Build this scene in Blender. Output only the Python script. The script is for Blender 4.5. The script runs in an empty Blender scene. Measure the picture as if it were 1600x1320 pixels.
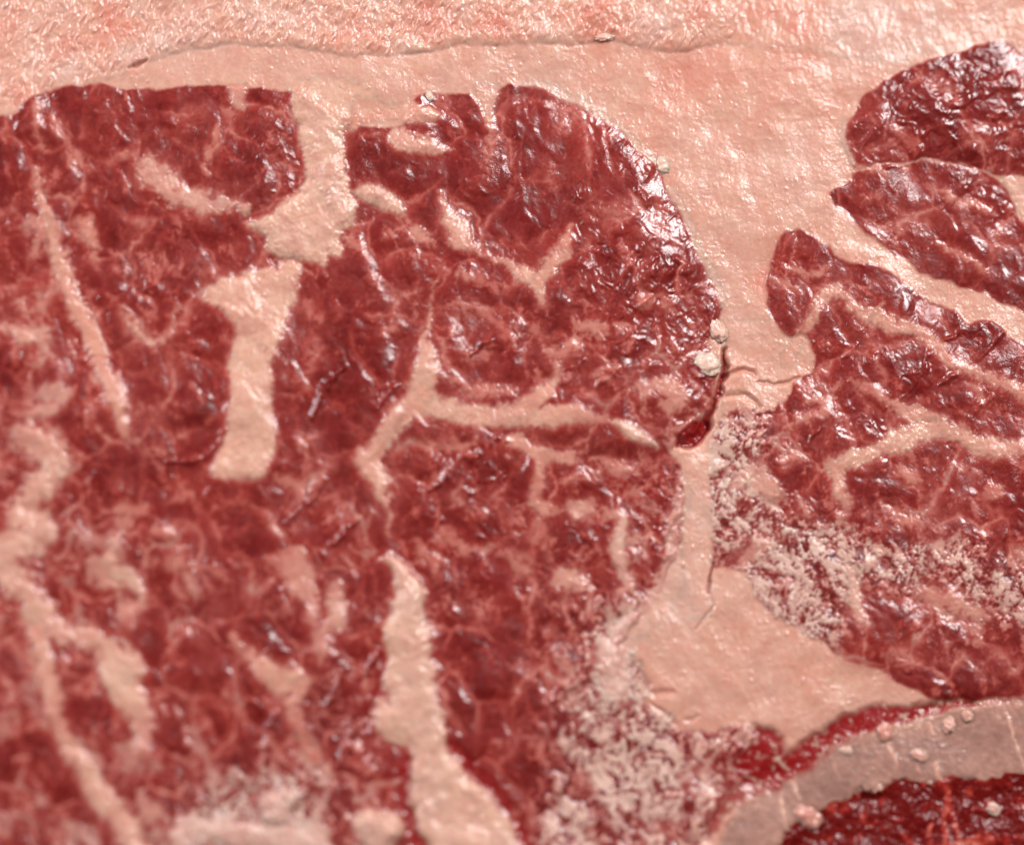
import bpy, math
import numpy as np
from mathutils import Vector, Matrix

# ---------------------------------------------------------------- camera, world, lamps, exposure
scene = bpy.context.scene
col = scene.collection
MM = 0.001
T = 24.0                                     # steak thickness, mm; its cut face lies at z = T
TILT_BACK, TILT_SIDE = math.radians(9.0), math.radians(5.0)
DIST = 420.0                                 # mm from the cut face
FOCAL = 151.0                                # mm on a 36 mm wide sensor
view = Vector((math.sin(TILT_SIDE), math.sin(TILT_BACK), -1.0)).normalized()   # looks down, leaning away from the lower left
right = view.cross(Vector((0, 1, 0))).normalized()
up = right.cross(view).normalized()
campos = Vector((0, 0, T)) - view * DIST
cam_data = bpy.data.cameras.new('camera')
cam = bpy.data.objects.new('camera', cam_data); col.objects.link(cam)
m = Matrix((right, up, -view)).transposed().to_4x4(); m.translation = campos * MM
cam.matrix_world = m
cam_data.lens = FOCAL; cam_data.sensor_width = 36.0; cam_data.sensor_fit = 'HORIZONTAL'
cam_data.clip_start = 0.01; cam_data.clip_end = 20.0
cam_data.dof.use_dof = True
cam_data.dof.aperture_fstop = 5.6
scene.camera = cam

def photo_to_face(px, py):                   # a place in the traced map (1600 x 1320) -> mm on the cut face
    k = 36.0 / 1600.0 / FOCAL
    d = view + right * ((px - 800) * k) - up * ((py - 660) * k)
    t = (T - campos.z) / d.z
    p = campos + d * t
    return p.x, p.y
fx, fy = photo_to_face(1050, 330)
cam_data.dof.focus_distance = (Vector((fx, fy, T)) - campos).dot(view) * MM

world = bpy.data.worlds.new('World'); scene.world = world; world.use_nodes = True
bg = world.node_tree.nodes['Background']
bg.inputs['Color'].default_value = (0.90, 0.86, 0.86, 1); bg.inputs['Strength'].default_value = 0.07

def area(name, loc, target, size, size_y, power, color):
    l = bpy.data.lights.new(name, 'AREA'); l.shape = 'RECTANGLE'; l.size = size; l.size_y = size_y
    l.energy = power; l.color = color
    o = bpy.data.objects.new(name, l); col.objects.link(o); o.location = loc
    o.rotation_euler = (Vector(target) - Vector(loc)).to_track_quat('-Z', 'Y').to_euler()
    return o
area('softbox', (0.31, 0.35, 0.50), (0, 0, 0.024), 0.18, 0.18, 5.0, (1.0, 0.97, 0.96))
area('cool_side_fill', (-0.46, 0.22, 0.36), (0, 0, 0.024), 0.22, 0.18, 3.0, (0.95, 0.96, 1.0))  # unseen cool fill lamp, added at the left for sheen and glints

vs = scene.view_settings
vs.view_transform = 'Standard'; vs.look = 'None'; vs.gamma = 1.0; vs.exposure = 0.0; vs.use_curve_mapping = False
scene.render.engine = 'CYCLES'

# ---------------------------------------------------------------- the grid of the cut face
STEP = 0.106
def axis(lo, hi, outer):
    fine = np.arange(lo, hi, STEP)
    g = STEP * np.cumsum(1.12 ** np.arange(1, 60)); g = g[g < outer]
    return np.concatenate([(lo - g)[::-1], fine, hi + g])
ex = [photo_to_face(x, y) for x, y in ((0, 0), (1600, 0), (0, 1320), (1600, 1320))]
x0, x1 = min(e[0] for e in ex) - 2.5, max(e[0] for e in ex) + 2.5
y0, y1 = min(e[1] for e in ex) - 2.5, max(e[1] for e in ex) + 2.5
ax, ay = axis(x0, x1, 26.0), axis(y0, y1, 24.0)
X, Y = np.meshgrid(ax, ay); X = X.astype(np.float32); Y = Y.astype(np.float32)
NY, NX = X.shape
# map coordinates U, V (traced map, 1 unit = 1/1600 of the width) of every grid point
def proj(X, Y, Z=T):
    dx, dy, dz = X - campos.x, Y - campos.y, Z - campos.z
    w = dx * view.x + dy * view.y + dz * view.z
    k = 36.0 / 1600.0 / FOCAL
    u = (dx * right.x + dy * right.y + dz * right.z) / w / k + 800
    v = 660 - (dx * up.x + dy * up.y + dz * up.z) / w / k
    return u.astype(np.float32), v.astype(np.float32)
U, V = proj(X, Y)
PXMM = 1600.0 / (photo_to_face(1600, 660)[0] - photo_to_face(0, 660)[0])

# ---------------------------------------------------------------- noise
def _hash(ix, iy, seed):
    h = (ix.astype(np.uint32) * np.uint32(374761393) + iy.astype(np.uint32) * np.uint32(668265263)
         + np.uint32((seed * 1442695041) & 0xffffffff))
    h = (h ^ (h >> np.uint32(13))) * np.uint32(1274126177)
    return h ^ (h >> np.uint32(16))
def perlin(x, y, seed=0):
    xi, yi = np.floor(x), np.floor(y)
    fx_, fy_ = (x - xi).astype(np.float32), (y - yi).astype(np.float32)
    xi, yi = xi.astype(np.int32), yi.astype(np.int32)
    u = fx_ * fx_ * fx_ * (fx_ * (fx_ * 6 - 15) + 10); v = fy_ * fy_ * fy_ * (fy_ * (fy_ * 6 - 15) + 10)
    def g(dx, dy):
        a = _hash(xi + dx, yi + dy, seed).astype(np.float32) * np.float32(2 * math.pi / 4294967296.0)
        return np.cos(a) * (fx_ - dx) + np.sin(a) * (fy_ - dy)
    a = g(0, 0); b = g(1, 0); c = g(0, 1); d = g(1, 1)
    return (a + u * (b - a) + v * ((c + u * (d - c)) - (a + u * (b - a)))) * 1.5
def fbm(x, y, scale, octaves=3, seed=0, gain=0.55, lac=2.03):
    s, amp, out, tot = 1.0 / scale, 1.0, 0, 0
    for o in range(octaves):
        out = out + amp * perlin(x * s + 17.3 * o, y * s - 9.1 * o, seed + o); tot += amp * amp
        amp *= gain; s *= lac
    return out / math.sqrt(tot)
def cells(x, y, seed):
    """cellular noise: nearest distance, second nearest, a random number per cell"""
    xi, yi = np.floor(x).astype(np.int32), np.floor(y).astype(np.int32)
    f1 = np.full(x.shape, 9, np.float32); f2 = f1.copy(); cid = np.zeros(x.shape, np.float32)
    for dx in (-1, 0, 1):
        for dy in (-1, 0, 1):
            h = _hash(xi + dx, yi + dy, seed)
            px = xi + dx + (h & np.uint32(1023)).astype(np.float32) / 1023; py = yi + dy + ((h >> np.uint32(10)) & np.uint32(1023)).astype(np.float32) / 1023
            d = np.sqrt((x - px) ** 2 + (y - py) ** 2).astype(np.float32)
            near = d < f1
            f2 = np.where(near, f1, np.minimum(f2, d)); cid = np.where(near, ((h >> np.uint32(20)) & np.uint32(1023)).astype(np.float32) / 1023, cid); f1 = np.where(near, d, f1)
    return f1, f2, cid
def sstep(a, b, x):
    t = np.clip((x - a) / (b - a), 0, 1); return t * t * (3 - 2 * t)
def rot(x, y, deg, sx=1.0, sy=1.0):
    a = math.radians(deg); return (x * math.cos(a) + y * math.sin(a)) / sx, (-x * math.sin(a) + y * math.cos(a)) / sy

WU = U + 6 * perlin(U / 42, V / 42, 11) + 4 * perlin(U / 17, V / 17, 13) + 1.2 * perlin(U / 7, V / 7, 15)
WV = V + 6 * perlin(U / 42, V / 42, 12) + 4 * perlin(U / 17, V / 17, 14) + 1.2 * perlin(U / 7, V / 7, 16)

# ---------------------------------------------------------------- tracing tools
def window(ptsx, ptsy, pad):
    xs, ys = [], []
    for a in (min(ptsx) - pad, max(ptsx) + pad):
        for b in (min(ptsy) - pad, max(ptsy) + pad):
            p = photo_to_face(a, b); xs.append(p[0]); ys.append(p[1])
    i0 = max(0, np.searchsorted(ax, min(xs)) - 1); i1 = min(NX, np.searchsorted(ax, max(xs)) + 1)
    j0 = max(0, np.searchsorted(ay, min(ys)) - 1); j1 = min(NY, np.searchsorted(ay, max(ys)) + 1)
    return slice(j0, j1), slice(i0, i1)
def smooth_pts(p, closed, n=4):
    p = np.array(p, float); N = len(p); out = []
    for i in range(N if closed else N - 1):
        if closed: a, b, c, d = p[i - 1], p[i], p[(i + 1) % N], p[(i + 2) % N]
        else: a, b, c, d = p[max(i - 1, 0)], p[i], p[i + 1], p[min(i + 2, N - 1)]
        for k in range(n):
            t = k / n
            out.append(0.5 * (2 * b + (c - a) * t + (2 * a - 5 * b + 4 * c - d) * t * t + (3 * b - a - 3 * c + d) * t ** 3))
    if not closed: out.append(p[-1])
    return np.array(out)
def sdf(pts, pad=60, warp=1.0, n=3):
    """signed distance to a closed outline in map units, positive inside"""
    p = smooth_pts(pts, True, n).astype(np.float32)
    w = window(p[:, 0], p[:, 1], pad)
    x = U[w] + (WU[w] - U[w]) * warp; y = V[w] + (WV[w] - V[w]) * warp
    d2 = np.full(x.shape, 1e9, np.float32); inside = np.zeros(x.shape, bool)
    q = np.roll(p, -1, 0)
    for (ax_, ay_), (bx, by) in zip(p, q):
        ex_, ey = bx - ax_, by - ay_; L = ex_ * ex_ + ey * ey + 1e-9
        t = np.clip(((x - ax_) * ex_ + (y - ay_) * ey) / L, 0, 1)
        d2 = np.minimum(d2, (x - ax_ - t * ex_) ** 2 + (y - ay_ - t * ey) ** 2)
        if ay_ != by:
            c = ((ay_ > y) != (by > y)) & (x < ex_ * (y - ay_) / (by - ay_) + ax_); inside ^= c
    return w, np.where(inside, np.sqrt(d2), -np.sqrt(d2))
def stroke(pts, warp=1.0, pad=30):
    """pts: (x, y, width, strength); returns window, best (radius - distance) and strength there"""
    p = [tuple(q) + (1.0,) * (4 - len(q)) for q in pts]
    p = smooth_pts(p, False, 3) if len(p) > 1 else np.array(p + p, float)
    w = window(p[:, 0] - p[:, 2], p[:, 1], pad); w2 = window(p[:, 0] + p[:, 2], p[:, 1], pad)
    w = window(np.concatenate([p[:, 0] - p[:, 2], p[:, 0] + p[:, 2]]), np.concatenate([p[:, 1] - p[:, 2], p[:, 1] + p[:, 2]]), pad)
    x = U[w] + (WU[w] - U[w]) * warp; y = V[w] + (WV[w] - V[w]) * warp
    best = np.full(x.shape, -1e9, np.float32); st = np.zeros(x.shape, np.float32)
    for a, b in zip(p[:-1], p[1:]):
        ex_, ey = b[0] - a[0], b[1] - a[1]; L = ex_ * ex_ + ey * ey + 1e-9
        t = np.clip(((x - a[0]) * ex_ + (y - a[1]) * ey) / L, 0, 1)
        d = np.sqrt((x - a[0] - t * ex_) ** 2 + (y - a[1] - t * ey) ** 2)
        r = (a[2] + t * (b[2] - a[2])) * 0.5 - d
        k = r > best; best = np.where(k, r, best); st = np.where(k, a[3] + t * (b[3] - a[3]), st)
    return w, best, st

# ---------------------------------------------------------------- traced outlines of the tissues
FAR = 700
loin = [(-FAR, 215), (-150, 195), (0, 184), (22, 181), (34, 166), (50, 155), (70, 146), (100, 136), (130, 133), (165, 133), (195, 142),
 (215, 143), (250, 140), (290, 136), (335, 134), (400, 139), (452, 146), (500, 170), (545, 196), (580, 200), (620, 202), (640, 180), (645, 156),
 (660, 147), (690, 147), (730, 150), (746, 162), (760, 182), (768, 182), (774, 160), (783, 141), (800, 133), (840, 134), (862, 141),
 (880, 155), (915, 168), (945, 185), (970, 203), (986, 222), (1002, 238), (1018, 254), (1032, 278), (1046, 306), (1060, 335), (1076, 366),
 (1092, 402), (1106, 430), (1120, 458), (1127, 482), (1112, 520), (1108, 545), (1120, 570), (1116, 600), (1110, 632), (1100, 656), (1085, 680), (1074, 693), (1058, 698),
 (1046, 706), (1058, 724), (1066, 750), (1068, 790), (1066, 830), (1056, 862), (1042, 892), (1034, 920), (1016, 946), (992, 975), (980, 1005),
 (1000, 1045), (1010, 1090), (1030, 1120), (1085, 1140), (1140, 1135), (1190, 1140), (1200, 1175), (1160, 1215), (1120, 1262), (1090, 1330), (1080, 1450), (1080, 1320 + FAR), (-FAR, 1320 + FAR)]
right_loin = [(1225, 366), (1245, 362), (1275, 371), (1298, 388), (1312, 404), (1350, 414), (1385, 424), (1410, 440), (1440, 465), (1470, 475), (1495, 488),
 (1512, 508), (1530, 504), (1548, 503), (1568, 516), (1600, 540), (1750, 600), (1600 + FAR, 800), (1600 + FAR, 1050), (1750, 1075), (1600, 1087), (1560, 1086), (1520, 1092),
 (1480, 1094), (1440, 1084), (1390, 1056), (1360, 1042), (1335, 1034), (1308, 1022), (1280, 1000), (1240, 975), (1210, 960), (1185, 940), (1176, 915), (1165, 890),
 (1130, 885), (1116, 884), (1112, 840), (1113, 790), (1112, 740), (1114, 700), (1122, 662), (1140, 642), (1170, 640), (1205, 642), (1225, 625), (1236, 606),
 (1258, 588), (1272, 570), (1268, 540), (1256, 520), (1240, 526), (1222, 514), (1204, 494), (1199, 470), (1197, 440), (1204, 418), (1211, 392)]
cap_muscle = [(1318, 228), (1321, 196), (1335, 175), (1352, 150), (1366, 138), (1395, 122), (1410, 108), (1440, 100), (1470, 90), (1510, 79), (1545, 69),
 (1570, 68), (1590, 80), (1612, 92), (1750, 110), (1600 + FAR, 160), (1600 + FAR, 260), (1750, 285), (1600, 276), (1562, 274), (1540, 262), (1500, 256), (1460, 250), (1420, 251),
 (1390, 253), (1365, 258), (1345, 264), (1333, 262), (1324, 246)]
lens_muscle = [(1297, 306), (1306, 296), (1325, 285), (1338, 270), (1365, 260), (1400, 256), (1450, 254), (1500, 259), (1540, 266), (1562, 284), (1582, 312), (1604, 348),
 (1750, 430), (1600 + FAR, 560), (1600 + FAR, 700), (1750, 570), (1604, 492), (1588, 479), (1560, 469), (1520, 452), (1480, 440), (1440, 424), (1410, 402), (1380, 385), (1350, 361), (1325, 336), (1305, 322)]
bone = [(1120, 1330), (1145, 1275), (1185, 1240), (1230, 1208), (1280, 1176), (1330, 1157), (1380, 1142), (1440, 1126), (1500, 1108), (1560, 1101), (1600, 1099), (1750, 1085), (1600 + FAR, 1060),
 (1600 + FAR, 1190), (1750, 1195), (1600, 1214), (1540, 1222), (1480, 1223), (1440, 1226), (1400, 1226), (1368, 1236), (1320, 1256), (1282, 1268), (1245, 1288), (1222, 1330), (1205, 1420), (1200, 1320 + FAR), (1090, 1320 + FAR), (1095, 1450)]
marrow = [(1600 + FAR, 1186), (1750, 1190), (1600, 1208), (1540, 1216), (1480, 1217), (1440, 1220), (1400, 1220), (1368, 1230), (1320, 1250), (1280, 1262), (1243, 1282), (1218, 1330), (1200, 1420), (1190, 1320 + FAR), (1600 + FAR, 1320 + FAR)]
crease = [(205, 106), (230, 98), (250, 90), (300, 78), (345, 72), (400, 72), (450, 75), (500, 80), (530, 88), (580, 88), (640, 85), (690, 78), (720, 70), (760, 70),
 (800, 71), (850, 70), (880, 69), (920, 66), (960, 66), (1000, 75), (1040, 80), (1075, 80), (1095, 72), (1130, 70), (1180, 72)]
cap_outline = [(-FAR, -FAR), (1600 + FAR, -FAR), (1600 + FAR, 120), (1750, 90), (1612, 86), (1570, 62), (1500, 72), (1400, 96), (1340, 90), (1250, 78)] + crease[::-1] + [(190, 116), (150, 128), (100, 134), (60, 148), (30, 168), (0, 182), (-150, 192), (-FAR, 212)]

# fat pieces: (part name, kind 'p' outline / 's' stroke, softness, strength or None, lift in mm, warmth, points)
P = []
def piece(name, pts, soft=5, s=1.0, lift=0.15, warm=0.0, warp=1.0, kind=None, label=None):
    P.append(dict(name=name, pts=pts, soft=soft, s=s, lift=lift, warm=warm, warp=warp, kind=kind or ('p' if len(pts[0]) == 2 else 's'), label=label))

piece('fat_seam', [(450, 140), (460, 180), (469, 215), (473, 260), (470, 298), (445, 314), (426, 334), (405, 343), (386, 349), (398, 360), (415, 372), (417, 388), (430, 400),
 (452, 404), (472, 409), (495, 409), (508, 416), (515, 402), (528, 406), (536, 388), (529, 369), (541, 356), (555, 346), (557, 326), (547, 300), (540, 275), (538, 235),
 (540, 205), (548, 192), (568, 190), (590, 192), (590, 160), (560, 130), (500, 125)], 4, lift=0.55, warp=0.8, label='pale thick fat seam hanging from the fat cap with a ragged knob at its end')
piece('fat_seam', [(308, 463), (328, 447), (346, 436), (375, 430), (395, 424), (418, 421), (430, 408), (448, 405), (468, 410), (469, 432), (464, 462), (455, 482), (446, 510), (436, 532),
 (428, 560), (425, 600), (425, 640), (431, 680), (432, 704), (420, 728), (402, 750), (375, 749), (345, 748), (328, 740), (336, 718), (350, 690), (358, 660), (360, 620),
 (355, 590), (358, 560), (362, 530), (362, 505), (350, 490), (325, 476)], 6, lift=0.25, warm=0.25, warp=0.8, label='warm smooth vertical fat seam below the ragged knob')
piece('fat_seam', [(598, 872), (608, 864), (625, 874), (640, 889), (652, 905), (662, 925), (660, 945), (665, 965), (670, 985), (675, 1015), (678, 1050), (682, 1080), (690, 1120), (695, 1150), (705, 1175),
 (722, 1200), (745, 1225), (765, 1245), (785, 1270), (800, 1295), (815, 1330), (840, 1400), (840, 1800), (690, 1800), (680, 1400), (670, 1330), (655, 1300), (645, 1270), (640, 1255), (633, 1240), (640, 1215), (645, 1190), (640, 1170),
 (628, 1162), (608, 1158), (592, 1150), (586, 1125), (582, 1095), (596, 1090), (607, 1102), (604, 1086), (592, 1075), (600, 1050), (605, 1030), (600, 1000), (605, 980), (615, 960), (618, 930), (615, 905), (609, 890)],
 5, lift=0.6, warp=0.9, label='long lumpy cream fat seam widening towards its lower end')
piece('fat_seam', [(545, 205), (562, 196), (590, 192), (615, 191), (640, 195), (668, 195), (686, 186), (687, 178), (676, 170), (658, 168), (645, 162), (625, 160), (608, 166), (590, 158), (570, 158), (555, 150)], 4, 0.95, 0.35, 0.3, 0.5)
piece('fat_streak', [(553, 300), (568, 291), (590, 289), (610, 299), (624, 314), (633, 330), (620, 336), (600, 331), (576, 322), (560, 312)], 4, 1.0, 0.35, 0.0, 0.5)
piece('fat_streak', [(606, 220), (614, 205), (628, 202), (642, 213), (660, 214), (682, 216), (690, 228), (700, 240), (684, 247), (664, 238), (640, 238), (618, 232)], 5, 0.85, 0.25, -0.2)
piece('fat_streak', [(355, 132), (388, 132), (382, 160), (376, 176), (365, 166), (358, 150)], 4, 0.8, 0.1)
piece('fat_streak', [(735, 135), (784, 135), (773, 168), (766, 192), (757, 178)], 4, 0.9, 0.1)
piece('fat_streak', [(765, 185, 12, .7), (767, 215, 14, .6), (768, 245, 12, .5)], 8, 1, 0.1)
piece('fat_streak', [(58, 265, 10, .75), (65, 300, 18, .85), (75, 340, 20, .85), (85, 385, 21, .9), (100, 430, 24, .9), (115, 470, 27, .9), (135, 510, 28, .95), (150, 550, 28, .9), (165, 590, 27, .95), (180, 620, 28, .9), (190, 655, 24, .85), (200, 690, 12, .6)], 10, 1, 0.2, 0.5)
piece('fat_streak', [(110, 345, 14, .6), (132, 348, 18, .7), (142, 375, 16, .7), (148, 400, 12, .6), (155, 425, 8, .45)], 9, 1, 0.1, 0.6)
piece('fat_streak', [(193, 480, 7, .6), (203, 502, 12, .8), (222, 522, 15, .9), (240, 535, 14, .9), (258, 528, 12, .8), (268, 505, 8, .7), (275, 482, 5, .5)], 7, 1, 0.1, 0.5)
piece('fat_streak', [(216, 252), (232, 241), (252, 253), (276, 270), (284, 290), (310, 298), (345, 304), (376, 312), (388, 328), (350, 330), (322, 334), (290, 326), (262, 318), (240, 302), (222, 290), (211, 270)], 10, 0.8, 0.15, -0.3, 1.5)
piece('fat_streak', [(82, 190, 16, .45), (100, 220, 16, .5), (120, 248, 16, .55), (146, 262, 10, .5)], 10, 1, 0.05, 0.2)
piece('fat_streak', [(56, 168, 10, .6), (60, 195, 9, .6), (62, 218, 8, .55), (72, 238, 6, .5)], 6, 1, 0.05, 0.1)
piece('fat_streak', [(342, 195, 10, .45), (334, 225, 12, .6), (326, 255, 12, .6), (322, 275, 8, .4)], 8, 1, 0.05, 0.5)
piece('fat_streak', [(52, 345, 18, .65), (66, 352, 22, .75), (54, 385, 14, .6), (48, 402, 8, .5)], 8, 1, 0.1, -0.1)
piece('fat_streak', [(30, 472, 14, .6), (45, 488, 14, .65), (70, 470, 14, .55), (85, 455, 10, .5)], 9, 1, 0.1, 0.3)
piece('fat_streak', [(8, 512, 18, .7), (36, 522, 26, .85), (60, 528, 28, .9), (75, 552, 18, .75), (62, 566, 12, .6)], 9, 1, 0.15, 0.1)
piece('fat_streak', [(60, 612, 20, .7), (82, 616, 32, .85), (96, 622, 22, .8), (75, 640, 22, .7), (52, 648, 20, .6)], 8, 1, 0.2, -0.2)
piece('fat_seam', [(30, 678, 40, .75), (70, 700, 56, .85), (92, 728, 44, .95), (62, 762, 44, .9), (40, 800, 54, .95), (62, 828, 54, 1), (22, 852, 48, .9), (8, 880, 50, .9), (40, 922, 50, .95), (62, 958, 46, .95), (96, 984, 44, .9),
 (140, 1000, 40, .85), (168, 1020, 52, .95), (188, 1050, 64, 1), (202, 1086, 50, .95), (222, 1120, 38, .85), (222, 1160, 32, .75), (232, 1195, 10, .5)], 10, 1, 0.3, 0.15, 1.6, label='broad soft cream fat seam wandering through the coarsely marbled muscle')
piece('fat_seam', [(56, 985, 26, .8), (66, 1030, 25, .85), (76, 1075, 26, .85), (90, 1130, 26, .85), (106, 1166, 30, .9), (130, 1200, 36, .9), (152, 1236, 34, .9), (172, 1266, 36, .9), (192, 1292, 36, .85), (214, 1330, 34, .85), (240, 1400, 34, .8), (300, 1700, 30, .8)], 10, 1, 0.2, 0.4, 1.2, label='thin warm straight fat seam splitting off the broad cream seam')
piece('fat_streak', [(182, 838, 20, .8), (176, 872, 30, .9), (150, 898, 40, .75), (180, 900, 36, .95), (206, 908, 28, .9), (228, 936, 20, .75), (196, 962, 26, .6), (206, 985, 16, .5)], 9, 1, 0.2, 0.0, 1.4)
piece('fat_streak', [(184, 790, 16, .6), (208, 796, 22, .6), (228, 798, 14, .5)], 8, 1, 0.05, 0.5)
piece('fat_streak', [(184, 818, 22, .6), (200, 808, 12, .6)], 7, 1, 0.1, -0.3)
piece('fat_streak', [(240, 835, 16, .45), (268, 828, 24, .55), (280, 820, 14, .4)], 9, 1, 0.05, 0.3)
piece('fat_streak', [(246, 880, 14, .5), (290, 882, 16, .55), (335, 890, 16, .5), (352, 908, 14, .5), (345, 925, 10, .4)], 9, 1, 0.05, 0.4)
piece('fat_streak', [(290, 900, 14, .5), (304, 920, 22, .7), (318, 928, 12, .6)], 8, 1, 0.1, -0.2)
piece('fat_streak', [(258, 790, 14, .4), (280, 780, 18, .5), (300, 772, 12, .4)], 8, 1, 0.05, 0.4)
piece('fat_streak', [(430, 880, 30, .5), (462, 880, 38, .7), (470, 910, 40, .75), (486, 940, 26, .7), (490, 980, 20, .6), (494, 1010, 18, .6), (496, 1030, 12, .5)], 9, 1, 0.15, 0.1, 1.4)
piece('fat_streak', [(520, 915, 20, .7), (528, 940, 28, .85), (524, 968, 26, .8), (512, 990, 26, .7), (502, 1010, 20, .65)], 8, 1, 0.2, -0.2, 1.3)
piece('fat_streak', [(362, 1000, 12, .6), (380, 1012, 18, .75), (404, 1035, 20, .85), (425, 1055, 26, .9), (455, 1062, 34, .9), (470, 1055, 24, .8), (460, 1090, 18, .75), (462, 1125, 18, .7), (478, 1160, 16, .65), (495, 1185, 14, .55)], 8, 1, 0.2, 0.35, 1.1)
piece('fat_streak', [(690, 300, 10, .5), (697, 330, 20, .75), (708, 352, 30, .85), (722, 374, 40, .85), (738, 384, 18, .75), (770, 402, 8, .55), (800, 416, 18, .85), (822, 432, 24, .9), (840, 444, 24, .9), (846, 468, 12, .8)], 6, 1, 0.15, 0.1, 1.0)
piece('fat_streak', [(838, 446, 20, .9), (856, 418, 26, .9), (878, 392, 24, .9), (888, 372, 14, .8), (896, 352, 8, .5)], 6, 1, 0.15, 0.3, 1.0)
piece('fat_seam', [(676, 440, 4, .6), (675, 470, 6, .75), (672, 500, 9, .75), (660, 528, 14, .8), (666, 560, 36, .95), (662, 590, 44, .95), (655, 618, 38, 1), (690, 638, 32, 1), (740, 650, 34, .95), (790, 652, 32, .95), (840, 652, 34, .95), (888, 650, 28, .9), (930, 655, 16, .7), (955, 662, 10, .6)], 6, 1, 0.15, 0.15, 1.0, label='branching fat seam dividing the round lobe from the lower lobe')
piece('fat_streak', [(800, 648, 24, .9), (832, 628, 26, .9), (858, 610, 20, .9), (870, 588, 14, .8), (864, 562, 10, .6)], 6, 1, 0.1, 0.2)
piece('fat_seam', [(655, 622, 36, .95), (632, 642, 36, .9), (610, 668, 32, .9), (596, 696, 34, .9), (570, 722, 34, .9), (586, 740, 34, .9), (598, 765, 20, .9), (604, 788, 10, .8), (610, 810, 8, .7), (606, 842, 6, .6)], 6, 1, 0.15, 0.25, 1.0)
piece('fat_streak', [(800, 690, 26, .8), (836, 705, 22, .85), (862, 716, 22, .85), (890, 712, 18, .8), (910, 702, 8, .6)], 6, 1, 0.1, 0.3)
piece('fat_streak', [(846, 720, 18, .85), (842, 745, 16, .75), (838, 775, 24, .75), (850, 795, 24, .8), (868, 798, 14, .6)], 7, 1, 0.1, 0.5)
piece('fat_streak', [(925, 716, 10, .55), (955, 722, 10, .6), (985, 730, 12, .6), (1000, 745, 10, .5)], 6, 1, 0.05, 0.3)
piece('fat_streak', [(890, 790, 18, .6), (912, 800, 26, .85), (925, 785, 14, .6)], 7, 1, 0.12, -0.3)
piece('fat_streak', [(945, 800, 16, .6), (970, 808, 22, .8), (968, 830, 24, .9), (966, 862, 28, .95), (974, 890, 24, .85), (985, 910, 18, .7), (970, 925, 16, .6)], 7, 1, 0.15, -0.3, 1.2)
piece('fat_streak', [(870, 910, 20, .65), (888, 902, 34, .8), (905, 915, 24, .7)], 8, 1, 0.12, -0.1)
piece('fat_streak', [(958, 662, 10, .9), (972, 668, 16, 1), (990, 680, 22, 1), (1008, 690, 16, 1), (1025, 698, 10, .9)], 4, 1, 0.45, -0.1, 0.6)
piece('fat_streak', [(980, 845, 10, .7), (1000, 840, 10, .7)], 6, 1, 0.05)
for pts in ([(545, 372, 12, .5), (562, 395, 14, .5), (575, 420, 8, .45), (592, 450, 6, .4)], [(615, 452, 10, .45), (636, 464, 18, .55), (650, 452, 8, .4)], [(596, 520, 10, .45), (618, 510, 16, .55)], [(640, 376, 14, .5), (654, 368, 24, .7), (668, 384, 12, .5)],
    [(622, 355, 12, .5), (600, 372, 12, .55)], [(720, 418, 12, .6), (724, 430, 16, .65)], [(706, 468, 14, .45), (740, 480, 22, .5), (778, 500, 26, .5), (800, 530, 14, .45)], [(898, 498, 10, .6), (920, 514, 28, .68), (945, 520, 20, .6)], [(900, 540, 24, .6), (880, 548, 24, .6), (856, 552, 18, .5)],
    [(932, 590, 18, .6), (950, 576, 10, .5)], [(1000, 612, 24, .68), (1030, 606, 34, .75), (1058, 620, 28, .7), (1046, 642, 22, .7)], [(1005, 470, 26, .5), (1045, 476, 22, .5)], [(690, 590, 16, .6), (720, 600, 14, .55), (760, 612, 18, .55), (800, 606, 12, .5)], [(700, 548, 10, .5), (740, 556, 12, .55), (780, 560, 10, .5)],
    [(930, 745, 10, .5), (900, 742, 12, .5), (880, 756, 10, .5)], [(990, 760, 12, .5), (1004, 780, 12, .55)], [(480, 470, 12, .4), (500, 500, 14, .4)], [(465, 585, 12, .45), (478, 610, 10, .5)], [(470, 690, 16, .5), (500, 680, 12, .5)], [(440, 745, 22, .55), (470, 765, 24, .55), (452, 790, 14, .5)],
    [(415, 800, 22, .55), (430, 825, 20, .6), (438, 845, 12, .5)], [(660, 690, 10, .45), (700, 700, 14, .5), (740, 690, 14, .55)], [(690, 830, 16, .55), (720, 846, 16, .55), (724, 860, 10, .5)], [(650, 850, 22, .5), (680, 880, 18, .6), (690, 900, 12, .5)], [(780, 870, 12, .55), (800, 868, 14, .55), (815, 890, 20, .6)],
    [(720, 760, 14, .55), (708, 778, 20, .6)], [(830, 790, 8, .5), (840, 830, 14, .5), (838, 850, 12, .5)], [(1505, 735, 10, .5), (1530, 740, 14, .5)], [(1270, 600, 14, .5), (1300, 610, 12, .5)], [(1390, 800, 18, .5), (1410, 815, 26, .6), (1440, 822, 14, .5)], [(1250, 780, 14, .6), (1262, 800, 22, .65)],
    [(1240, 705, 22, .6), (1225, 722, 18, .6)], [(1420, 225, 26, .45), (1400, 205, 20, .5)], [(1345, 305, 12, .45), (1370, 315, 14, .5)], [(1440, 120, 6, .5), (1465, 135, 8, .55), (1480, 160, 8, .5)], [(1150, 760, 30, .7), (1175, 740, 40, .8), (1200, 770, 30, .75)], [(1195, 850, 30, .7), (1160, 870, 30, .65)]):
    piece('fat_streak', pts, 9, 1, 0.05, 0.1, 1.5)
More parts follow.
